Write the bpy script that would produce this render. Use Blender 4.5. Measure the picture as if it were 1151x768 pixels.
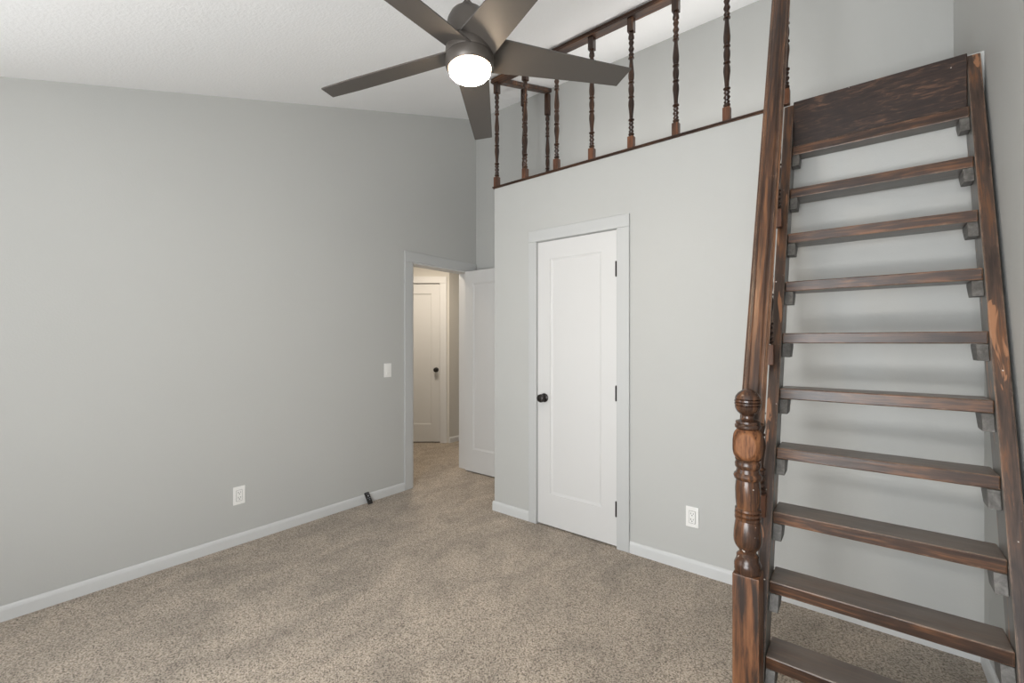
import bpy, bmesh, math, random
from mathutils import Vector, Matrix
for o in list(bpy.data.objects): bpy.data.objects.remove(o)
S = bpy.context.scene
COL = S.collection
R = math.radians
random.seed(4)

# ---------------------------------------------------------------- camera
CAMZ = 1.29
cd = bpy.data.cameras.new('camera'); cam = bpy.data.objects.new('camera', cd); COL.objects.link(cam)
cd.sensor_width = 36; cd.lens = 497.0/1151*36; cd.clip_start = 0.02
cam.location = (0, 0, CAMZ); cam.rotation_euler = (R(90), 0, R(38.37))
S.camera = cam
# ---------------------------------------------------------------- exposure
S.view_settings.view_transform = 'Standard'; S.view_settings.look = 'None'
S.view_settings.gamma = 1; S.view_settings.use_curve_mapping = False
S.view_settings.exposure = 0.16
# ---------------------------------------------------------------- world
W = bpy.data.worlds.new('world'); S.world = W; W.use_nodes = True
W.node_tree.nodes['Background'].inputs['Color'].default_value = (.80, .88, 1, 1)
W.node_tree.nodes['Background'].inputs['Strength'].default_value = .05
# ---------------------------------------------------------------- lights
def area(name, loc, rot, sx, sy, power, color):
    l = bpy.data.lights.new(name, 'AREA'); l.shape = 'RECTANGLE'; l.size = sx; l.size_y = sy
    l.energy = power; l.color = color
    o = bpy.data.objects.new(name, l); COL.objects.link(o); o.location = loc; o.rotation_euler = rot
    return o
WIN_N = (-2.70, 0.25, 0.45, 1.95)       # window in the wall behind the camera: x0,x1,z0,z1
WIN_R = (-0.80, 0.80, 0.65, 1.95)       # window in the right wall, beside the camera: y0,y1,z0,z1
FILL_WIN_L = (-0.92, -0.08, 0.55, 1.85)      # added unseen opening in the left wall, for side fill
P = dict(near_right=68, near_up_right=46, left=24, hall=20, loft_up=6, lens=80)
area('daylight_near', (-.50, -1.22, 1.2), (R(90), 0, 0), 1.4, 1.4, P['near_right'], (.955, .98, 1))
area('ceiling_fill_near', (-.50, -1.22, .62), (R(158), 0, 0), 1.4, .5, P['near_up_right'], (1, .985, .96))  # added upward fill outside the near window, brightens the ceiling
area('left_fill', (-3.32, -.5, 1.2), (R(90), 0, R(-90)), .84, 1.3, P['left'], (.95, .98, 1))  # added side fill from the left, lifts the right wall and stair
area('loft_fill', (-1.1, 3.02, 2.60), (R(160), 0, R(180)), 1.7, .3, P['loft_up'], (1, .97, .93))  # added fill hidden on the loft, brightens its ceiling and walls
area('hall_light', (-3.75, 3.1, 2.38), (0, 0, 0), .3, .3, P['hall'], (1, .87, .71))

# ---------------------------------------------------------------- materials
def new_mat(name):
    m = bpy.data.materials.new(name); m.use_nodes = True
    nt = m.node_tree; b = nt.nodes['Principled BSDF']
    return m, nt, b
def N(nt, t, **kw):
    n = nt.nodes.new(t)
    for k, v in kw.items():
        if k in n.inputs: n.inputs[k].default_value = v
        else: setattr(n, k, v)
    return n
def ramp(nt, stops, interp='LINEAR'):
    n = nt.nodes.new('ShaderNodeValToRGB'); e = n.color_ramp.elements; n.color_ramp.interpolation = interp
    while len(e) < len(stops): e.new(.5)
    for i, (p, c) in enumerate(stops):
        e[i].position = p; e[i].color = (c, c, c, 1) if isinstance(c, (int, float)) else (*c, 1)
    return n
def mixc(nt, fac, a, b):
    n = nt.nodes.new('ShaderNodeMix'); n.data_type = 'RGBA'
    for s, v in ((n.inputs[0], fac), (n.inputs[6], a), (n.inputs[7], b)):
        if hasattr(v, 'is_output'): nt.links.new(v, s)
        elif isinstance(v, (int, float)): s.default_value = v
        else: s.default_value = (*v, 1)
    return n.outputs[2]
def paint(name, col, rough=.8, bump=0., scale=120., var=0.):
    m, nt, b = new_mat(name)
    b.inputs['Base Color'].default_value = (*col, 1); b.inputs['Roughness'].default_value = rough
    tc = N(nt, 'ShaderNodeTexCoord')
    if var:
        n = N(nt, 'ShaderNodeTexNoise', Scale=1.3, Detail=3.0)
        nt.links.new(tc.outputs['Object'], n.inputs['Vector'])
        c = mixc(nt, n.outputs['Fac'], [x*(1-var) for x in col], [min(1, x*(1+var)) for x in col])
        nt.links.new(c, b.inputs['Base Color'])
    if bump:
        n = N(nt, 'ShaderNodeTexNoise', Scale=scale, Detail=3.0)
        bp = N(nt, 'ShaderNodeBump', Strength=bump, Distance=.004)
        nt.links.new(tc.outputs['Object'], n.inputs['Vector'])
        nt.links.new(n.outputs['Fac'], bp.inputs['Height']); nt.links.new(bp.outputs['Normal'], b.inputs['Normal'])
    return m
M = {}
M['wall'] = paint('grey_wall_paint', (.474, .479, .465), .75, .12, 110, .03)
M['ceiling'] = paint('textured_ceiling_white', (.90, .91, .92), .9, .55, 70)
M['trim'] = paint('trim_paint', (.50, .51, .508), .5)
M['base'] = paint('baseboard_paint', (.60, .61, .61), .5)
M['door'] = paint('white_door_paint', (.62, .62, .615), .45)
M['hallwall'] = paint('hall_wall_paint', (.58, .56, .52), .8, .1, 110)
M['plastic'] = paint('white_plastic', (.82, .82, .80), .35)
M['slot'] = paint('dark_slot', (.05, .05, .05), .6)
M['bronze'] = paint('oil_rubbed_bronze', (.022, .019, .017), .38)
M['bronze'].node_tree.nodes['Principled BSDF'].inputs['Metallic'].default_value = .5
M['black'] = paint('black_plastic', (.012, .011, .011), .45)
M['button'] = paint('grey_button', (.35, .36, .38), .5)
M['fanbody'] = paint('bronze_fan_metal', (.085, .074, .065), .42)
M['fanbody'].node_tree.nodes['Principled BSDF'].inputs['Metallic'].default_value = .35
M['blade'] = paint('bronze_fan_blade', (.070, .062, .055), .46)
M['groove'] = paint('fan_groove', (.03, .026, .022), .6)

def carpet():
    m, nt, b = new_mat('beige_frieze_carpet')
    tc = N(nt, 'ShaderNodeTexCoord'); L = nt.links
    v = N(nt, 'ShaderNodeTexVoronoi', Scale=200.0, Randomness=1.0); L.new(tc.outputs['Object'], v.inputs['Vector'])
    n1 = N(nt, 'ShaderNodeTexNoise', Scale=140.0, Detail=3.0, Roughness=.65); L.new(tc.outputs['Object'], n1.inputs['Vector'])
    sep = N(nt, 'ShaderNodeSeparateColor'); L.new(v.outputs['Color'], sep.inputs['Color'])
    mx = N(nt, 'ShaderNodeMath', operation='MULTIPLY_ADD'); L.new(sep.outputs[0], mx.inputs[0]); mx.inputs[1].default_value = .34
    L.new(n1.outputs['Fac'], mx.inputs[2])
    r = ramp(nt, [(.41, (.072, .055, .038)), (.58, (.262, .209, .156)), (.80, (.52, .44, .355))])
    L.new(mx.outputs[0], r.inputs['Fac'])
    # pile lay: brushed patches where the fibres lean another way
    mp = N(nt, 'ShaderNodeMapping'); mp.inputs['Rotation'].default_value = (0, 0, R(25)); mp.inputs['Scale'].default_value = (1, .55, 1)
    L.new(tc.outputs['Object'], mp.inputs['Vector'])
    n2 = N(nt, 'ShaderNodeTexNoise', Scale=5.2, Detail=5.0, Roughness=.6, Distortion=.7); L.new(mp.outputs['Vector'], n2.inputs['Vector'])
    r2 = ramp(nt, [(.34, .80), (.50, 1.0), (.65, 1.17)]); L.new(n2.outputs['Fac'], r2.inputs['Fac'])
    mm = N(nt, 'ShaderNodeMix', data_type='RGBA', blend_type='MULTIPLY'); mm.inputs[0].default_value = 1
    L.new(r.outputs['Color'], mm.inputs[6]); L.new(r2.outputs['Color'], mm.inputs[7])
    L.new(mm.outputs[2], b.inputs['Base Color'])
    b.inputs['Roughness'].default_value = .95; b.inputs['Specular IOR Level'].default_value = .1
    b.inputs['Sheen Weight'].default_value = .25; b.inputs['Sheen Roughness'].default_value = .6
    bp = N(nt, 'ShaderNodeBump', Strength=.8, Distance=.008); L.new(mx.outputs[0], bp.inputs['Height'])
    L.new(bp.outputs['Normal'], b.inputs['Normal'])
    return m
M['carpet'] = carpet()

def wood(name, axis='Z', dark=(.020, .0105, .0075), mid=(.052, .025, .0145), light=(.185, .078, .032), fig=(3.0, 46), blot=(3.5, 9), lo=.80, hi=1.30,
         scrape=0., edge=0., flecks=0., rough=.34, top=None, under=None, side=None):
    m, nt, b = new_mat(name); L = nt.links
    tc = N(nt, 'ShaderNodeTexCoord'); oi = N(nt, 'ShaderNodeObjectInfo'); ge = N(nt, 'ShaderNodeNewGeometry')
    off = N(nt, 'ShaderNodeVectorMath', operation='SCALE'); off.inputs[0].default_value = (13, 7, 19)
    L.new(oi.outputs['Random'], off.inputs['Scale'])
    add = N(nt, 'ShaderNodeVectorMath', operation='ADD'); L.new(tc.outputs['Object'], add.inputs[0]); L.new(off.outputs[0], add.inputs[1])
    def scaled(al, ac):
        mp = N(nt, 'ShaderNodeMapping'); i = 'XYZ'.index(axis)
        s = [ac]*3; s[i] = al; mp.inputs['Scale'].default_value = s
        L.new(add.outputs[0], mp.inputs['Vector']); return mp.outputs['Vector']
    n1 = N(nt, 'ShaderNodeTexNoise', Scale=1.0, Detail=5.0, Roughness=.6, Distortion=.9); L.new(scaled(*fig), n1.inputs['Vector'])
    n2 = N(nt, 'ShaderNodeTexNoise', Scale=1.0, Detail=3.0, Roughness=.6); L.new(scaled(14.0, 260), n2.inputs['Vector'])
    n3 = N(nt, 'ShaderNodeTexNoise', Scale=1.0, Detail=3.0, Roughness=.55); L.new(scaled(*blot), n3.inputs['Vector'])
    a1 = N(nt, 'ShaderNodeMath', operation='MULTIPLY_ADD'); L.new(n2.outputs['Fac'], a1.inputs[0]); a1.inputs[1].default_value = .35; L.new(n1.outputs['Fac'], a1.inputs[2])
    a2 = N(nt, 'ShaderNodeMath', operation='MULTIPLY_ADD'); L.new(n3.outputs['Fac'], a2.inputs[0]); a2.inputs[1].default_value = .7; L.new(a1.outputs[0], a2.inputs[2])
    r = ramp(nt, [(.0, dark), (.45, mid), (1.0, light)])
    mr = N(nt, 'ShaderNodeMapRange'); mr.inputs[1].default_value = lo; mr.inputs[2].default_value = hi
    L.new(a2.outputs[0], mr.inputs[0]); L.new(mr.outputs[0], r.inputs['Fac'])
    c = r.outputs['Color']
    def mask(out_scale, noise_scale, lo_, hi_):
        n = N(nt, 'ShaderNodeTexNoise', Scale=1.0, Detail=4.0, Roughness=.6); L.new(scaled(*noise_scale), n.inputs['Vector'])
        q = ramp(nt, [(lo_, 0.), (hi_, 1.)]); L.new(n.outputs['Fac'], q.inputs['Fac']); return q.outputs['Color']
    sx = N(nt, 'ShaderNodeSeparateXYZ'); L.new(ge.outputs['Normal'], sx.inputs[0])
    def facing(outp, thr, sign):
        mm = N(nt, 'ShaderNodeMath', operation='MULTIPLY'); L.new(outp, mm.inputs[0]); mm.inputs[1].default_value = sign
        g = N(nt, 'ShaderNodeMath', operation='GREATER_THAN'); L.new(mm.outputs[0], g.inputs[0]); g.inputs[1].default_value = thr
        return g.outputs[0]
    def worn(c, fac, col, k, ns=(5, 18)):
        n = N(nt, 'ShaderNodeTexNoise', Scale=1.0, Detail=5.0, Roughness=.6); L.new(scaled(*ns), n.inputs['Vector'])
        q = N(nt, 'ShaderNodeMapRange'); q.inputs[1].default_value = .3; q.inputs[2].default_value = .7; q.inputs[3].default_value = k*.55; q.inputs[4].default_value = min(1, k*1.25)
        L.new(n.outputs['Fac'], q.inputs[0])
        f = N(nt, 'ShaderNodeMath', operation='MULTIPLY'); L.new(fac, f.inputs[0]); L.new(q.outputs[0], f.inputs[1])
        return mixc(nt, f.outputs[0], c, col)
    if top: c = worn(c, facing(sx.outputs[2], .8, 1), top, .80)                 # foot-worn, greyed tread tops
    if under: c = worn(c, facing(sx.outputs[2], .8, -1), under, .80)            # bare grey undersides
    if side:                                                                    # bare grey inner faces
        ab = N(nt, 'ShaderNodeMath', operation='ABSOLUTE'); L.new(sx.outputs[0], ab.inputs[0]); c = worn(c, facing(ab.outputs[0], .8, 1), side, .85)
    if scrape:
        n4 = N(nt, 'ShaderNodeTexNoise', Scale=1.0, Detail=4.0, Roughness=.5, Distortion=.8); L.new(scaled(4.2, 26), n4.inputs['Vector'])
        r4 = ramp(nt, [(.68-scrape, 0.), (.70-scrape, 1.)]); L.new(n4.outputs['Fac'], r4.inputs['Fac'])
        c = mixc(nt, r4.outputs['Color'], c, (.30, .145, .075))
    if edge:
        bv = N(nt, 'ShaderNodeBevel', samples=6); bv.inputs['Radius'].default_value = .010
        dt = N(nt, 'ShaderNodeVectorMath', operation='DOT_PRODUCT'); L.new(bv.outputs[0], dt.inputs[0]); L.new(ge.outputs['Normal'], dt.inputs[1])
        n5 = N(nt, 'ShaderNodeTexNoise', Scale=22.0, Detail=5.0, Roughness=.65); L.new(add.outputs[0], n5.inputs['Vector'])
        s5 = N(nt, 'ShaderNodeMath', operation='MULTIPLY_ADD'); L.new(n5.outputs['Fac'], s5.inputs[0]); s5.inputs[1].default_value = .50; L.new(dt.outputs['Value'], s5.inputs[2])
        mr5 = N(nt, 'ShaderNodeMapRange'); mr5.inputs[1].default_value = 1.08; mr5.inputs[2].default_value = 1.14; mr5.inputs[3].default_value = edge; mr5.inputs[4].default_value = 0
        L.new(s5.outputs[0], mr5.inputs[0])
        c = mixc(nt, mr5.outputs[0], c, (.42, .27, .18))
    if flecks:
        n6 = N(nt, 'ShaderNodeTexNoise', Scale=48.0, Detail=2.0, Roughness=.5); L.new(add.outputs[0], n6.inputs['Vector'])
        r6 = ramp(nt, [(.76-flecks, 0.), (.78-flecks, 1.)]); L.new(n6.outputs['Fac'], r6.inputs['Fac'])
        c = mixc(nt, r6.outputs['Color'], c, (.60, .55, .50))
    L.new(c, b.inputs['Base Color'])
    b.inputs['Roughness'].default_value = rough; b.inputs['Specular IOR Level'].default_value = .5
    bp = N(nt, 'ShaderNodeBump', Strength=.18, Distance=.003); L.new(a1.outputs[0], bp.inputs['Height']); L.new(bp.outputs['Normal'], b.inputs['Normal'])
    return m
M['rail'] = wood('stained_rail_wood', 'Z', fig=(2.2, 60), blot=(1.2, 22), light=(.21, .092, .040), lo=.80, hi=1.28, edge=.6, rough=.33)
M['railx'] = wood('stained_rail_wood_lengthwise', 'X', rough=.4, hi=1.35)
M['baluster'] = wood('turned_baluster_wood', 'Z', lo=.84, hi=1.42, rough=.30)
M['block'] = wood('reddish_block_wood', 'Z', dark=(.05, .022, .012), mid=(.12, .047, .022), light=(.22, .09, .042), rough=.42)
M['newel'] = wood('newel_wood', 'Z', fig=(5, 40), lo=.80, hi=1.36, flecks=.03, rough=.27)
M['newelbase'] = wood('newel_base_wood', 'Z', dark=(.022, .012, .008), mid=(.115, .046, .019), light=(.20, .085, .036), fig=(4.5, 34), blot=(2.0, 30), lo=.86, hi=1.20, edge=.5, rough=.5)
M['newelblock'] = wood('newel_block_wood', 'Z', dark=(.030, .014, .008), mid=(.125, .050, .021), light=(.22, .095, .040), fig=(5, 40), blot=(4, 40), lo=.84, hi=1.12, rough=.6)
M['newelblock'].node_tree.nodes['Principled BSDF'].inputs['Specular IOR Level'].default_value = .25
M['tread'] = wood('worn_tread_wood', 'X', fig=(4, 60), blot=(6, 14), lo=.80, hi=1.30, edge=1., flecks=.0, rough=.36, top=(.165, .135, .113), under=(.135, .130, .120))
M['stringer'] = wood('worn_stringer_wood', 'Z', fig=(4, 50), dark=(.030, .020, .016), mid=(.068, .042, .031), lo=.84, hi=1.32, scrape=.05, flecks=.018, edge=.9, rough=.38, side=(.15, .148, .138))
M['riser'] = wood('riser_board_wood', 'X', fig=(16, 75), blot=(3, 7), dark=(.020, .012, .010), mid=(.036, .020, .015), light=(.17, .085, .048), lo=.88, hi=1.36, flecks=.005, rough=.45)
M['cleat'] = wood('cleat_wood', 'Y', dark=(.055, .050, .045), mid=(.10, .094, .086), light=(.17, .16, .148), rough=.5)

def lens_mat():
    m, nt, b = new_mat('lit_opal_lens')
    b.inputs['Base Color'].default_value = (.9, .88, .84, 1)
    b.inputs['Emission Color'].default_value = (1, .79, .56, 1); b.inputs['Emission Strength'].default_value = P['lens']
    return m
M['lens'] = lens_mat()

# ---------------------------------------------------------------- mesh helpers
def bx(bm, x0, x1, y0, y1, z0, z1):
    vs = [bm.verts.new((x, y, z)) for x in (x0, x1) for y in (y0, y1) for z in (z0, z1)]
    for f in ((0, 1, 3, 2), (4, 6, 7, 5), (0, 4, 5, 1), (2, 3, 7, 6), (0, 2, 6, 4), (1, 5, 7, 3)):
        bm.faces.new([vs[i] for i in f])
def prism(bm, pts, axis, a, b):
    """pts: 2-D polygon; axis 'X': pts are (y,z); 'Y': (x,z); 'Z': (x,y)"""
    def P(p, v): return {'X': (v, p[0], p[1]), 'Y': (p[0], v, p[1]), 'Z': (p[0], p[1], v)}[axis]
    A = [bm.verts.new(P(p, a)) for p in pts]; B = [bm.verts.new(P(p, b)) for p in pts]
    bm.faces.new(A); bm.faces.new(B[::-1]); n = len(pts)
    for i in range(n): bm.faces.new((A[i], A[(i+1) % n], B[(i+1) % n], B[i]))
def lathe(bm, prof, cx=0, cy=0, seg=24, cap=True):
    rings = []
    for r, z in prof:
        if r < 1e-5: rings.append([bm.verts.new((cx, cy, z))])
        else: rings.append([bm.verts.new((cx+r*math.cos(2*math.pi*i/seg), cy+r*math.sin(2*math.pi*i/seg), z)) for i in range(seg)])
    for a, b in zip(rings, rings[1:]):
        for i in range(seg):
            j = (i+1) % seg
            if len(a) == 1 and len(b) == 1: continue
            if len(a) == 1: bm.faces.new((a[0], b[i], b[j]))
            elif len(b) == 1: bm.faces.new((a[i], b[0], a[j]))
            else: bm.faces.new((a[i], a[j], b[j], b[i]))
    if cap:
        if len(rings[0]) > 1: bm.faces.new(rings[0][::-1])
        if len(rings[-1]) > 1: bm.faces.new(rings[-1])
def cyl(bm, p0, p1, r, seg=16):
    p0, p1 = Vector(p0), Vector(p1); d = (p1-p0); q = d.to_track_quat('Z', 'Y'); l = d.length
    A = [bm.verts.new(p0+q @ Vector((r*math.cos(2*math.pi*i/seg), r*math.sin(2*math.pi*i/seg), 0))) for i in range(seg)]
    B = [bm.verts.new(p0+q @ Vector((r*math.cos(2*math.pi*i/seg), r*math.sin(2*math.pi*i/seg), l))) for i in range(seg)]
    bm.faces.new(A[::-1]); bm.faces.new(B)
    for i in range(seg): bm.faces.new((A[i], A[(i+1) % seg], B[(i+1) % seg], B[i]))
def obj(name, bm, mat, parent=None, loc=(0, 0, 0), rot=(0, 0, 0), bevel=0., smooth=None, seg=2):
    bmesh.ops.recalc_face_normals(bm, faces=bm.faces[:])
    me = bpy.data.meshes.new(name); bm.to_mesh(me); bm.free()
    me.materials.append(mat)
    o = bpy.data.objects.new(name, me); COL.objects.link(o); o.location = loc; o.rotation_euler = rot
    if smooth:
        for p in me.polygons: p.use_smooth = True
        me.set_sharp_from_angle(angle=R(smooth))
    if bevel:
        md = o.modifiers.new('bevel', 'BEVEL'); md.width = bevel; md.segments = seg; md.limit_method = 'ANGLE'; md.angle_limit = R(40)
    if parent: o.parent = parent
    return o
def tag(o, label, cat, group=None, kind=None):
    o['label'] = label; o['category'] = cat
    if group: o['group'] = group
    if kind: o['kind'] = kind
    return o
def thing(name, loc, label, cat, group=None, kind=None, rz=0):
    o = bpy.data.objects.new(name, None); COL.objects.link(o); o.location = loc; o.rotation_euler = (0, 0, rz)
    o.empty_display_size = .1
    return tag(o, label, cat, group, kind)
def struct(name, bm, mat, label, cat, **kw):
    return tag(obj(name, bm, mat, **kw), label, cat, kind='structure')

# ---------------------------------------------------------------- room shell
XL, XR = -3.11, 0.385          # left and right wall faces
YC, YB, YN = 2.57, 3.335, -1.05  # closet front, back wall, wall behind the camera
XS = -2.205                    # side of the closet block
CZ = lambda y: 2.466 + .33*y    # sloped ceiling
LZ = 2.46                      # loft floor
WT = .12
bm = bmesh.new(); bx(bm, -6.2, XR+WT, YN-WT, 6.2, -.12, 0)
struct('floor', bm, M['carpet'], 'beige speckled carpet covering the bedroom and hall floor', 'floor')
bm = bmesh.new(); prism(bm, [(YN-WT, CZ(YN-WT)), (YB+WT, CZ(YB+WT)), (YB+WT, CZ(YB+WT)+.12), (YN-WT, CZ(YN-WT)+.12)], 'X', XL-WT, XR+WT)
struct('ceiling', bm, M['ceiling'], 'white textured ceiling sloping up over the room towards the loft', 'ceiling')
# left wall with door opening
DY0, DY1, DH = 2.508, 3.222, 1.99
bm = bmesh.new()
y0, y1, z0, z1 = FILL_WIN_L
prism(bm, [(YN-WT, 0), (y0, 0), (y0, CZ(y0)), (YN-WT, CZ(YN-WT))], 'X', XL-WT, XL)
prism(bm, [(y1, 0), (DY0, 0), (DY0, CZ(DY0)), (y1, CZ(y1))], 'X', XL-WT, XL)
bx(bm, XL-WT, XL, y0, y1, 0, z0)
prism(bm, [(y0, z1), (y1, z1), (y1, CZ(y1)), (y0, CZ(y0))], 'X', XL-WT, XL)
prism(bm, [(DY1, 0), (YB+WT, 0), (YB+WT, CZ(YB+WT)), (DY1, CZ(DY1))], 'X', XL-WT, XL)
prism(bm, [(DY0, DH), (DY1, DH), (DY1, CZ(DY1)), (DY0, CZ(DY0))], 'X', XL-WT, XL)
struct('wall_left', bm, M['wall'], 'long light grey left wall under the sloped ceiling', 'wall')
bm = bmesh.new(); bx(bm, XL, XR, YB, YB+WT, 0, CZ(YB))
struct('wall_back', bm, M['wall'], 'grey back wall behind the loft railing and open door', 'wall')
# right wall with window
y0, y1, z0, z1 = WIN_R
bm = bmesh.new()
prism(bm, [(YN-WT, 0), (y0, 0), (y0, CZ(y0)), (YN-WT, CZ(YN-WT))], 'X', XR, XR+WT)
prism(bm, [(y1, 0), (YB+WT, 0), (YB+WT, CZ(YB+WT)), (y1, CZ(y1))], 'X', XR, XR+WT)
bx(bm, XR, XR+WT, y0, y1, 0, z0)
prism(bm, [(y0, z1), (y1, z1), (y1, CZ(y1)), (y0, CZ(y0))], 'X', XR, XR+WT)
struct('wall_right', bm, M['wall'], 'grey right wall beside the wooden stair', 'wall')
# near wall with window, made white to bounce fill into the room
x0, x1, z0, z1 = WIN_N
bm = bmesh.new(); zc = CZ(YN)
bx(bm, XL, x0, YN-WT, YN, 0, zc); bx(bm, x1, XR, YN-WT, YN, 0, zc); bx(bm, x0, x1, YN-WT, YN, 0, z0); bx(bm, x0, x1, YN-WT, YN, z1, zc)
struct('wall_near', bm, M['door'], 'white wall behind the camera, bouncing fill light, with a wide window', 'wall')
def window(name, axis, a0, a1, z0, z1, c, label):
    w = thing(name, ((a0+a1)/2, c, z0) if axis == 'Y' else (c, (a0+a1)/2, z0), label, 'window', kind='structure')
    h = (a1-a0)/2; H = z1-z0
    def b_(bm, u0, u1, v0, v1, t):
        if axis == 'Y': bx(bm, u0, u1, -t, t, v0, v1)
        else: bx(bm, -t, t, u0, u1, v0, v1)
    bm = bmesh.new()
    for u0, u1, v0, v1 in ((-h, -h+.045, 0, H), (h-.045, h, 0, H), (-h, h, 0, .045), (-h, h, H-.045, H)): b_(bm, u0, u1, v0, v1, .04)
    obj('window_frame', bm, M['door'], w)
    bm = bmesh.new(); b_(bm, -.02, .02, .045, H-.045, .025); obj('mullion', bm, M['door'], w)
window('window_1', 'Y', *WIN_N, YN-.06, 'white framed window in the wall behind the camera')
window('fill_window', 'X', *FILL_WIN_L, XL-.06, 'added white framed window in the left wall, unseen, letting in side fill')  # window added so side fill reaches the right wall and stair
window('window_2', 'X', *WIN_R, XR+.06, 'white framed window in the right wall beside the camera')

# closet block carrying the loft
CX0, CX1, CH = -1.803, -1.197, 1.992
bm = bmesh.new()
bx(bm, XS, CX0, YC, YC+.1, 0, LZ-.001); bx(bm, CX1, XR, YC, YC+.1, 0, LZ-.001); bx(bm, CX0, CX1, YC, YC+.1, CH, LZ-.001)
struct('wall_closet_front', bm, M['wall'], 'pale grey wall with the white closet door under the loft', 'wall')
bm = bmesh.new(); bx(bm, XS, XS+.1, YC+.1, YB, 0, LZ-.16)
struct('wall_closet_side', bm, M['wall'], 'side of the closet block facing the entry passage', 'wall')
bm = bmesh.new(); bx(bm, XS, XR, YC+.1, YB, LZ-.16, LZ)
struct('floor_loft', bm, M['carpet'], 'loft floor above the closet', 'floor')

# hall beyond the doorway
fw = Vector((-math.sin(R(38.37)), math.cos(R(38.37)), 0)); rt = Vector((fw.y, -fw.x, 0))
HB = fw*5.62                       # plane of the angled hall wall
HK = HB + rt*(-.798)               # its right-hand corner
hx, hy = HK.x, HK.y
ang = math.atan2(rt.y, rt.x)
HT = 2.40
hdl, hdr, hdh = -1.675, -.915, 2.03
bm = bmesh.new()                   # local frame: x = along wall (rt), y = away from camera, origin HB
bx(bm, hdr, -.798, 0, .1, 0, HT); bx(bm, -2.7, hdl, 0, .1, 0, HT); bx(bm, hdl, hdr, 0, .1, hdh, HT)
struct('wall_hall_angled', bm, M['hallwall'], 'angled hall wall holding the far white door', 'wall', loc=HB, rot=(0, 0, ang))
bm = bmesh.new(); bx(bm, hx-.1, hx, hy, 6.0, 0, HT)
struct('wall_hall_far', bm, M['hallwall'], 'grey hall wall running on beyond the far door', 'wall')
bm = bmesh.new(); bx(bm, XL-WT, XL-.01, YB+WT, 6.0, 0, HT)
struct('wall_hall_near', bm, M['hallwall'], 'hall wall continuing past the bedroom corner', 'wall')
bm = bmesh.new(); bx(bm, hx-.1, XL-.01, 6.0, 6.1, 0, HT); bx(bm, -5.7, XL-WT, 1.5, 1.6, 0, HT); bx(bm, -5.8, -5.7, 1.5, 3.2, 0, HT)
struct('wall_hall_end', bm, M['hallwall'], 'end walls closing the hall', 'wall')
bm = bmesh.new(); bx(bm, -6.0, XL-WT, 1.5, 6.1, HT, HT+.1)
struct('ceiling_hall', bm, M['ceiling'], 'flat white hall ceiling', 'ceiling')

# ---------------------------------------------------------------- doors
def door_leaf(w, h, t, name='slab'):
    """local: x 0..w, y 0 (front)..t, one tall recessed panel on both faces"""
    bm = bmesh.new(); s, top, bot, d, bv = .105, .125, .22, .009, .016
    O = [(0, 0), (w, 0), (w, h), (0, h)]
    I = [(s, bot), (w-s, bot), (w-s, h-top), (s, h-top)]
    J = [(s+bv, bot+bv), (w-s-bv, bot+bv), (w-s-bv, h-top-bv), (s+bv, h-top-bv)]
    rows = {}
    for yy, dd in ((0, d), (t, -d)):
        o = [bm.verts.new((x, yy, z)) for x, z in O]; i = [bm.verts.new((x, yy, z)) for x, z in I]
        i2 = [bm.verts.new((x, yy+dd*.45, z)) for x, z in I]
        j = [bm.verts.new((x, yy+dd, z)) for x, z in J]
        for k in range(4):
            n = (k+1) % 4
            bm.faces.new((o[k], o[n], i[n], i[k])); bm.faces.new((i[k], i[n], i2[n], i2[k])); bm.faces.new((i2[k], i2[n], j[n], j[k]))
        bm.faces.new(j); rows[yy] = o
    a, b = rows[0], rows[t]
    for k in range(4): n = (k+1) % 4; bm.faces.new((a[k], a[n], b[n], b[k]))
    return bm
def knob(parent, x, z, y, out=-1):
    bm = bmesh.new()
    lathe(bm, [(0, 0), (.030, 0), (.031, .006), (.022, .010), (.012, .014), (.011, .030), (.017, .034), (.026, .040), (.029, .050), (.026, .059), (.016, .065), (0, .067)], seg=24)
    return obj('door_knob', bm, M['bronze'], parent, (x, y, z), (R(90) if out < 0 else R(-90), 0, 0), smooth=40)
def hinge(parent, x, z, y):
    bm = bmesh.new(); cyl(bm, (0, 0, -.045), (0, 0, .045), .0065, 10); bx(bm, -.006, .006, .001, .006, -.042, .042)
    lathe(bm, [(.0, -.050), (.005, -.048), (.0065, -.045)], seg=10); lathe(bm, [(.0065, .045), (.005, .048), (0, .05)], seg=10)
    return obj('hinge', bm, M['bronze'], parent, (x, y, z))
# closet door
d1 = thing('door_1', (CX0+.003, YC-.001, .012), 'white closet door with one tall recessed panel, black knob and black hinges', 'door', kind='structure')
obj('door_slab', door_leaf(CX1-CX0-.006, CH-.016, .035), M['door'], d1)
knob(d1, .058, .885, 0)
for z in (.235, .955, 1.73): hinge(d1, CX1-CX0-.004, z, -.012)
# open bedroom door, folded back along the passage
d2 = thing('door_2', (XL+.012, 3.160, .012), 'white bedroom door standing open in the passage beside the closet block', 'door', kind='structure', rz=R(1.0))
obj('door_slab', door_leaf(.70, DH-.018, .035), M['door'], d2)
knob(d2, .70-.06, .9, .035, 1)
# far hall door
d3 = thing('door_3', HB + rt*hdl + fw*.012, 'far white door with black knob seen through the doorway in the hall', 'door', kind='structure', rz=ang)
obj('door_slab', door_leaf(hdr-hdl-.005, hdh-.02, .035), M['door'], d3, (0, 0, .014))
knob(d3, hdr-hdl-.05, .93, 0)

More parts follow.
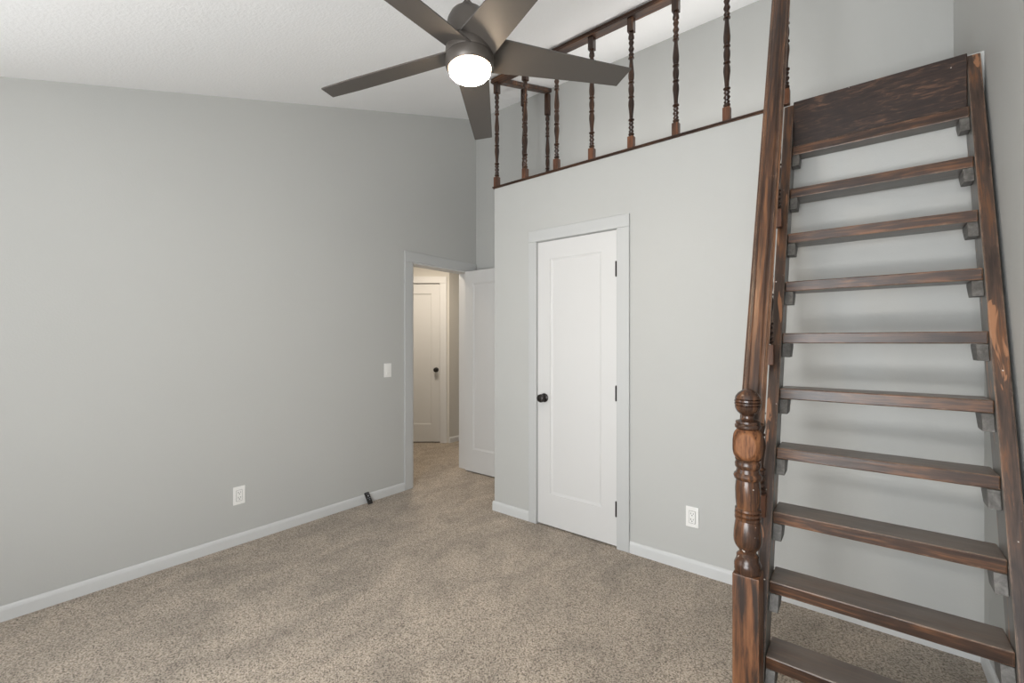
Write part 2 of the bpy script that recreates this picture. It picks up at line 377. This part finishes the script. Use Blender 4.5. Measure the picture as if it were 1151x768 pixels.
# casings (trim) -----------------------------------------------------
def casing_y(bm, xa0, xa1, xb0, xb1, ztop, zin, y, t):
    for a, b in ((xa0, xa1), (xb0, xb1)):
        bx(bm, a, b, y-t, y, 0, zin)
    prism(bm, [(xa0, zin), (xb1, zin), (xb1, ztop), (xa0, ztop)], 'Y', y-t, y)
bm = bmesh.new(); casing_y(bm, -1.872, CX0-.002, CX1+.002, -1.113, 2.074, CH+.002, YC, .017)
struct('trim_1', bm, M['trim'], 'pale grey casing framing the closed closet door', 'door casing', bevel=.004)
bm = bmesh.new()
for a, b in ((DY0-.088, DY0-.003), (DY1+.003, DY1+.09)): bx(bm, XL, XL+.016, a, b, 0, DH)
bx(bm, XL, XL+.016, DY0-.088, DY1+.09, DH, DH+.088)
struct('trim_2', bm, M['trim'], 'pale grey casing around the open bedroom doorway', 'door casing', bevel=.004)
bm = bmesh.new()   # jamb lining
bx(bm, XL-WT-.004, XL+.004, DY0-.003, DY0+.012, 0, DH); bx(bm, XL-WT-.004, XL+.004, DY1-.012, DY1+.003, 0, DH); bx(bm, XL-WT-.004, XL+.004, DY0+.012, DY1-.012, DH-.012, DH+.003)
struct('trim_3', bm, M['door'], 'white jamb lining of the open bedroom doorway', 'door jamb')
bm = bmesh.new()
bx(bm, hdr, hdr+.085, -.016, 0, 0, hdh); bx(bm, hdl-.085, hdl, -.016, 0, 0, hdh); bx(bm, hdl-.085, hdr+.085, -.016, 0, hdh, hdh+.085)
struct('trim_4', bm, M['door'], 'casing around the far hall door', 'door casing', loc=HB, rot=(0, 0, ang), bevel=.003)
# baseboards ---------------------------------------------------------
def bprof(s): return [(0, 0), (s*.012, 0), (s*.012, .052), (s*.009, .064), (s*.004, .070), (0, .070)]
def base_y(name, x0, x1, y, label, mat='base'):     # on a wall facing -Y
    bm = bmesh.new(); prism(bm, [(y+p, z) for p, z in bprof(-1)], 'X', x0, x1)
    return struct(name, bm, M[mat], label, 'baseboard')
def base_x(name, y0, y1, x, s, label, mat='base'):
    bm = bmesh.new(); prism(bm, [(x+p, z) for p, z in bprof(s)], 'Y', y0, y1)
    return struct(name, bm, M[mat], label, 'baseboard')
base_x('baseboard_left', YN, DY0-.089, XL, 1, 'white baseboard along the left wall up to the doorway casing')
base_y('baseboard_closet_left', XS-.012, -1.873, YC, 'short white baseboard left of the closet door')
base_y('baseboard_closet_right', -1.112, XR-.012, YC, 'white baseboard right of the closet door running behind the stair')
base_x('baseboard_closet_side', YC, 3.10, XS, -1, 'white baseboard on the passage side of the closet block')
base_x('baseboard_right', YN, YC, XR, -1, 'white baseboard along the right wall beside the stair')
base_y('baseboard_back', XL, XS-.012, YB, 'white baseboard at the back of the entry passage')
base_x('baseboard_hall', hy, 6.0, hx, 1, 'white baseboard on the hall wall past the far door', 'door')
# loft edge trim
bm = bmesh.new(); bx(bm, XS-.014, -.305, YC-.012, YC+.095, LZ+.005, LZ+.012); bx(bm, XS-.008, -.305, YC-.007, YC+.02, LZ-.003, LZ+.002)
bx(bm, XS-.006, -.305, YC-.003, YC+.09, LZ+.002, LZ+.005)
bx(bm, XS-.014, XS+.085, YC+.095, YB, LZ, LZ+.012)
struct('trim_5', bm, M['railx'], 'thin dark wood edging along the loft floor under the balusters', 'edge trim')

# ---------------------------------------------------------------- turned baluster
BAL = [(.000, .0115), (.012, .017), (.022, .017), (.030, .011), (.045, .0155), (.062, .010), (.085, .0165), (.108, .010), (.125, .0155), (.142, .0105),
       (.152, .0175), (.160, .0175), (.168, .0105), (.205, .011), (.25, .0135), (.30, .0170), (.335, .0165), (.365, .0115), (.372, .0172), (.380, .0172), (.388, .0115),
       (.43, .0160), (.465, .0165), (.505, .0115), (.512, .0172), (.520, .0172), (.528, .0115), (.555, .0160), (.595, .0172), (.66, .0140), (.72, .0105), (.745, .0100),
       (.752, .0170), (.760, .0170), (.768, .0105), (.790, .0155), (.812, .010), (.842, .0165), (.875, .010), (.905, .0155), (.930, .0105), (.945, .0170), (.962, .0170), (1.0, .0120)]
def baluster(parent, x, y, z0, z1, bot=.082, top=.085, w=.038, split=True, rot=0, botcut=None):
    b = bmesh.new(); z = 0; L_ = z1-z0; h = w/2
    lathe(b, [(r*1.06, bot+(L_-bot-top)*f) for f, r in BAL], seg=16)
    # pyramidal shoulders + upper square block
    prism(b, [(-h, -h), (h, -h), (h, h), (-h, h)], 'Z', L_-top+.004, L_)
    o = obj('baluster', b, M['baluster'], parent, (x, y, z0), (0, 0, rot), smooth=32)
    b = bmesh.new()
    if botcut:   # foot notched over the stringer: outer half runs further down
        prism(b, [(-h, -h), (h, -h), (h, h), (-h, h)], 'Z', 0, bot-.004)
        prism(b, [(-h, -h), (-h+.012, -h), (-h+.012, h), (-h, h)], 'Z', -botcut, 0)
    else:
        prism(b, [(-h, -h), (h, -h), (h, h), (-h, h)], 'Z', 0, bot-.004)
    f = obj('foot_block', b, M['block'], o, (0, 0, 0), bevel=.002)
    f['label'] = 'lighter reddish square foot block'
    return o
# ---------------------------------------------------------------- loft railing
YP = 2.590; ZB = LZ+.012
lr = thing('loft_railing', (XS+.02, YP, ZB), 'dark turned wooden baluster railing along the loft edge up to the ceiling', 'railing')
def under(o): o.matrix_parent_inverse = Matrix.Translation(-Vector(lr.location)); return o
RT = .034
xs = [-2.198 + i*.271 for i in range(8)]
for x in xs:
    z1 = CZ(YP-.03)-RT-.002
    baluster(lr, x-lr.location.x, 0, 0, z1-ZB)
for y in (2.955, 3.305):
    z1 = CZ(y-.03)-RT-.006
    baluster(lr, -2.212-lr.location.x, y-YP, 0, z1-ZB, top=.19 if y > 3 else .14)
b = bmesh.new()   # front rail under the ceiling
zt = CZ(YP-.032)-.002
prism(b, [(-.030, zt-RT), (.030, zt-RT), (.032, zt-RT+.010), (.026, zt-RT+.016), (.026, zt), (-.026, zt), (-.026, zt-RT+.016), (-.032, zt-RT+.010)], 'X', -2.235, -.342)
for v in b.verts: v.co -= Vector((lr.location.x, 0, ZB))
obj('top_rail', b, M['railx'], lr)
b = bmesh.new()   # side rail follows the slope
y0, y1 = YP+.03, YB-.002
prism(b, [(y0-YP, CZ(y0)-.004-RT-ZB), (y1-YP, CZ(y1)-.004-RT-ZB), (y1-YP, CZ(y1)-.004-ZB), (y0-YP, CZ(y0)-.004-ZB)], 'X', -2.242-lr.location.x, -2.182-lr.location.x)
obj('side_rail', b, M['rail'], lr, bevel=.006)

# ---------------------------------------------------------------- loft stair
SX0, SX1, ST = -.262, .333, .040      # inner faces of the stringers, thickness
TAN = .371; TH = math.atan(TAN)
FY = lambda z: 1.655 + TAN*z           # front edge of the stringers
stair = thing('loft_stair', (0.035, 1.9, 0), 'steep dark-stained wooden open-tread stair with turned newel climbing to the loft', 'stair')
SL = Vector(stair.location)
def sp(name, bm, mat, loc=(0, 0, 0), rot=(0, 0, 0), **kw):
    o = obj(name, bm, mat, stair, Vector(loc)-SL, rot, **kw); return o
def rot_poly(pts, th):   # world (y,z) -> local with z along the slope
    c, s = math.cos(th), math.sin(th)
    return [(y*c - z*s, y*s + z*c) for y, z in pts]
SD = .118
def stringer(x0, x1, ymin):
    # clipped polygon: foot on floor, plumb cut where it meets the newel/wall
    top = 2.452; yw = YC-.003
    zf = max(0, (ymin-1.655)/TAN)
    P = [(max(FY(0), ymin), 0), (FY(0)+SD, 0)]
    zb = (yw-SD-1.655)/TAN
    P += [(yw, zb), (yw, top), (FY(top-.012), top), (FY(top)-.012, top-.02)]
    if zf > 0: P += [(ymin, zf)]
    b = bmesh.new(); prism(b, rot_poly(P, TH), 'X', x0, x1)
    return sp('stringer', b, M['stringer'], rot=(-TH, 0, 0), bevel=.003)
stringer(SX0-ST, SX0, 1.706); stringer(SX1, SX1+ST, 0)
TD, TT = .135, .043
for k in range(10):
    zt = .2205*(10-k) + .012 if k else 2.219
    zt = 2.219 - .2235*k
    yf = FY(zt)+.004; yb = min(yf+TD, YC-.004)
    b = bmesh.new(); bx(b, SX0+.001, SX1-.001, 0, yb-yf, -TT, 0)
    sp('tread', b, M['tread'], loc=(0, yf, zt), bevel=.004)
    for x0, x1 in ((SX0+.001, SX0+.030), (SX1-.030, SX1-.001)):
        z1 = zt-TT-.001; b = bmesh.new(); y0 = FY(z1)+.022; yb2 = min(y0+.098, YC-.004); yc2 = min(y0+.05, YC-.004)
        prism(b, [(0, 0), (yb2-y0, 0), (yb2-y0, -.012), (max(.02, yb2-y0-.045), -.056), (-.02, -.056)], 'X', x0, x1)
        sp('cleat', b, M['cleat'], loc=(0, y0, z1), bevel=.002)
b = bmesh.new(); bx(b, SX0+.001, SX1-.001, YC-.038, YC-.003, 2.221, 2.452)
sp('riser_board', b, M['riser'], bevel=.003)
# newel post
NX, NY, NS = -.302, 1.662, .002996
def nz(py): return 1.29-(py-384)*NS
prof = [(643.5, 13.5), (641, 14), (637, 14.2), (634, 14.2), (631, 13.0), (628, 11.8), (624, 11.8), (621, 8.8), (618.5, 9), (616, 11), (613, 13.2), (609, 14.6), (604, 14.9), (596, 14.4), (588, 13.4), (584.5, 12.6), (583.5, 13.6),
        (581, 13.8), (579.8, 11.9), (578.6, 13.7), (576, 13.7), (574.9, 11.8), (573.8, 13.5), (571.5, 13.3), (570.5, 12), (560, 13), (550, 13.2), (542, 12.6), (539.5, 12.2), (538, 14.0), (535, 15), (532.5, 14.2), (531, 12.4), (527, 11.6), (524.5, 13.4), (521, 13.6), (518.5, 12.6), (516, 13.5)]
b = bmesh.new()
lathe(b, [(w*NS*.98, nz(p)) for p, w in prof], seg=32)
newel = sp('newel_post', b, M['newel'], loc=(NX, NY, 0), smooth=35)
b = bmesh.new(); bx(b, -.040, .040, -.040, .040, 0, nz(643))
o = obj('square_base', b, M['newelbase'], newel, bevel=.003); o['label'] = 'square lower shaft with reddish grain'
# upper block: a cube turned round at its corners
b = bmesh.new(); bmesh.ops.create_cube(b, size=2); bmesh.ops.subdivide_edges(b, edges=b.edges[:], cuts=17, use_grid_fill=True)
hz = (nz(482)-nz(517.5))/2; hw = .0415
for v in b.verts:
    p = Vector(v.co); r = p.length; lim = 1.24
    if r > lim: p *= lim/r
    v.co = (p.x*hw, p.y*hw, p.z*hz)
o = obj('turned_block', b, M['newelblock'], newel, (0, 0, (nz(482)+nz(517.5))/2), smooth=14)
b = bmesh.new()
fin = [(484, 9), (482.5, 11.5), (480.5, 13.6), (478, 13.8), (476.5, 12.4), (475.5, 13.0), (473.5, 12.6), (472.5, 9), (470, 6.8), (467.5, 6.6), (465.5, 8.5), (463, 11.2), (460, 12.9), (456.5, 13.8), (455.7, 12.6), (455, 13.9), (453, 14.1), (452.3, 12.7), (451.5, 14.1), (449.7, 14.0), (449, 12.6), (448.2, 13.7), (445, 12.6), (441.5, 10), (438.8, 6), (437.4, 2.5), (437, 0)]
lathe(b, [(w*NS*.97, nz(p)) for p, w in fin], seg=32)
o = obj('ball_finial', b, M['newel'], newel, smooth=35)
# handrail: moulded section (local x, y; local -y faces up and out)
hp = [(-.037, .006), (-.038, -.006), (-.030, -.010), (-.029, -.017), (-.020, -.019), (-.014, -.024), (0, -.027), (.014, -.024), (.020, -.019), (.029, -.017), (.030, -.010), (.038, -.006), (.037, .006), (.026, .012), (.024, .018), (-.024, .018), (-.026, .012)]
RX = -.300
RY = lambda z: 2.427 + TAN*(z-2.904)
za, zb = 1.005, 3.175
b = bmesh.new(); Lr = (zb-za)/math.cos(TH); prism(b, hp, 'Z', 0, Lr)
for v in b.verts:        # plumb cut at the newel, cut to the ceiling at the top
    s = v.co.z/Lr
    if s < .5: v.co.z += v.co.y*math.tan(TH)*-1
    else: v.co.z += v.co.y*(-.55)
ya = RY(za)
sp('handrail', b, M['rail'], loc=(RX, ya, za), rot=(-TH, 0, 0))
for y, z in ((1.885, .635), (2.075, 1.195), (2.295, 1.80)):
    ztop = (y-2.427)/TAN+2.904-.055
    baluster(stair, RX-SL.x, y-SL.y, z, ztop, bot=.085, botcut=.03)

# ---------------------------------------------------------------- ceiling fan
FX, FYY = -1.191, 1.2106
FZ = 2.385
fz_top = CZ(FYY)
fan = thing('ceiling_fan', (FX, FYY, fz_top), 'bronze five-blade ceiling fan with a lit round light hanging from the sloped ceiling', 'ceiling fan')
fan.rotation_euler = (0, R(-3.1), 0)     # hangs a little off plumb from its ball joint
def fp(name, b, mat, parent=None, **kw):
    if parent is None:
        for v in b.verts: v.co.z -= fz_top
        return obj(name, b, mat, fan, **kw)
b = bmesh.new(); lathe(b, [(.012, fz_top-.075), (.05, fz_top-.072), (.066, fz_top-.05), (.068, fz_top-.028), (.068, fz_top+.015)], seg=32)
o = fp('canopy', b, M['fanbody'], smooth=35); o.rotation_euler = (math.atan(.33), R(3.1), 0)
b = bmesh.new(); cyl(b, (0, 0, 2.53), (0, 0, fz_top-.07), .0115, 16); lathe(b, [(.0115, 2.575), (.02, 2.570), (.022, 2.548), (.018, 2.54)], seg=20)
fp('downrod', b, M['fanbody'], smooth=35)
b = bmesh.new(); lathe(b, [(.0, 2.546), (.03, 2.545), (.05, 2.538), (.066, 2.524), (.077, 2.503), (.083, 2.475), (.085, 2.445), (.085, 2.414), (.082, 2.412), (.082, 2.409)], seg=48)
fp('motor_cover', b, M['fanbody'], smooth=35)
b = bmesh.new(); lathe(b, [(.0855, 2.409), (.087, 2.407), (.0895, 2.385), (.0905, 2.364), (.0895, 2.362)], seg=48)
fp('blade_hub', b, M['fanbody'], smooth=35)
b = bmesh.new(); lathe(b, [(.088, 2.362), (.0885, 2.359), (.0915, 2.357), (.0925, 2.345), (.0915, 2.332), (.088, 2.322), (.0825, 2.316), (.0795, 2.316), (.0795, 2.335), (.0, 2.335)], seg=48)
fp('light_ring', b, M['fanbody'], smooth=35)
b = bmesh.new(); lathe(b, [(.0785, 2.324), (.0785, 2.312), (.0765, 2.302), (.070, 2.295), (.058, 2.289), (.040, 2.285), (.02, 2.283), (0, 2.2825)], seg=48)
fp('light_lens', b, M['lens'], smooth=60)
def blade():
    b = bmesh.new(); n = 22; R0, R1 = .055, .672; top = []; bot = []
    for i in range(n+1):
        s = i/n
        # trailing (CW) and leading (CCW) edges, v across the blade
        pitch = R(21 - 9*min(1, s*1.3))
        wl, wr = .069 - .024*s, .071 - .024*s
        tl, tr = R1-.018, R1
        row = []
        for j in range(7):
            q = j/6; v = -wr + (wl+wr)*q           # -: CW edge (high), +: CCW edge (low)
            u = R0 + s*((tr+(tl-tr)*q) - R0)
            z = -v*math.sin(pitch) + .010*math.sin(math.pi*s)*0
            row.append(Vector((u, v*math.cos(pitch), FZ+z)))
        top.append([b.verts.new(p+Vector((0, 0, .003))) for p in row]); bot.append([b.verts.new(p-Vector((0, 0, .003))) for p in row])
    for i in range(n):
        for j in range(6):
            b.faces.new((top[i][j], top[i+1][j], top[i+1][j+1], top[i][j+1])); b.faces.new((bot[i][j], bot[i][j+1], bot[i+1][j+1], bot[i+1][j]))
        for j in (0, 6): b.faces.new((top[i][j], top[i+1][j], bot[i+1][j], bot[i][j]))
    for i in (0, n):
        for j in range(6): b.faces.new((top[i][j], top[i][j+1], bot[i][j+1], bot[i][j]))
    return b
bl0 = None
for k in range(5):
    a = R(55.5+72*k)
    if bl0 is None:
        bl0 = fp('blade', blade(), M['blade'], smooth=40); bl0.rotation_euler = (0, 0, a)
    else:
        c = bl0.copy(); COL.objects.link(c); c.parent = fan; c.rotation_euler = (0, 0, a)

# ---------------------------------------------------------------- outlets, switch, remote
def outlet(loc, rz, label):
    """local: plate in x-z plane facing -y"""
    o = thing('wall_outlet', loc, label, 'outlet', rz=rz)
    b = bmesh.new(); bx(b, -.035, .035, -.006, -.0005, -.057, .057); obj('cover_plate', b, M['plastic'], o, bevel=.003)
    b = bmesh.new(); bx(b, -.0165, .0165, -.009, -.006, -.0335, .0335); r = obj('receptacle', b, M['plastic'], o, bevel=.001)
    b = bmesh.new()
    for zc in (.016, -.016):
        bx(b, -.008, -.0055, -.0094, -.009, zc, zc+.009); bx(b, .0055, .008, -.0094, -.009, zc+.001, zc+.008); cyl(b, (0, -.0094, zc-.006), (0, -.009, zc-.006), .0028, 10)
    for sgn in (-1, 1): bx(b, -.017, .017, -.0064, -.006, sgn*.0345-.0006, sgn*.0345+.0006)
    bx(b, .0168, .018, -.0064, -.006, -.034, .034); bx(b, -.018, -.0168, -.0064, -.006, -.034, .034)
    obj('slots', b, M['slot'], r)
outlet((-.745, YC, .307), 0, 'white outlet on the wall between the closet door and the stair')
outlet((XL, 1.128, .311), R(90), 'white outlet low on the long left wall')
sw = thing('light_switch', (XL, 2.251, 1.05), 'white rocker light switch on the left wall beside the open doorway', 'light switch', rz=R(90))
b = bmesh.new(); bx(b, -.036, .036, -.006, -.0005, -.058, .058); obj('cover_plate', b, M['plastic'], sw, bevel=.003)
b = bmesh.new(); prism(b, [(-.006, -.033), (-.011, -.031), (-.0075, .0), (-.0065, .033), (-.006, .033)], 'X', -.0165, .0165); obj('rocker', b, M['plastic'], sw, bevel=.001)
# remote leaning against the baseboard
rm = thing('remote_control', (-3.045, 2.047, 0.0), 'small black remote control leaning on the baseboard of the left wall', 'remote control', rz=R(90))
tilt = R(-38)
b = bmesh.new(); bx(b, -.020, .020, -.0075, .0075, 0, .098)
body = obj('remote_body', b, M['black'], rm, (0, 0, .006), (tilt, 0, 0), bevel=.005, seg=3)
b = bmesh.new(); cyl(b, (0, -.0092, .066), (0, -.0074, .066), .0065, 14); obj('button', b, M['button'], body)
for x, z in ((-.008, .084), (.008, .084), (-.008, .047), (.008, .047), (0, .033)):
    b = bmesh.new(); cyl(b, (x, -.0086, z), (x, -.0074, z), .0032, 10); obj('button', b, M['button'], body)
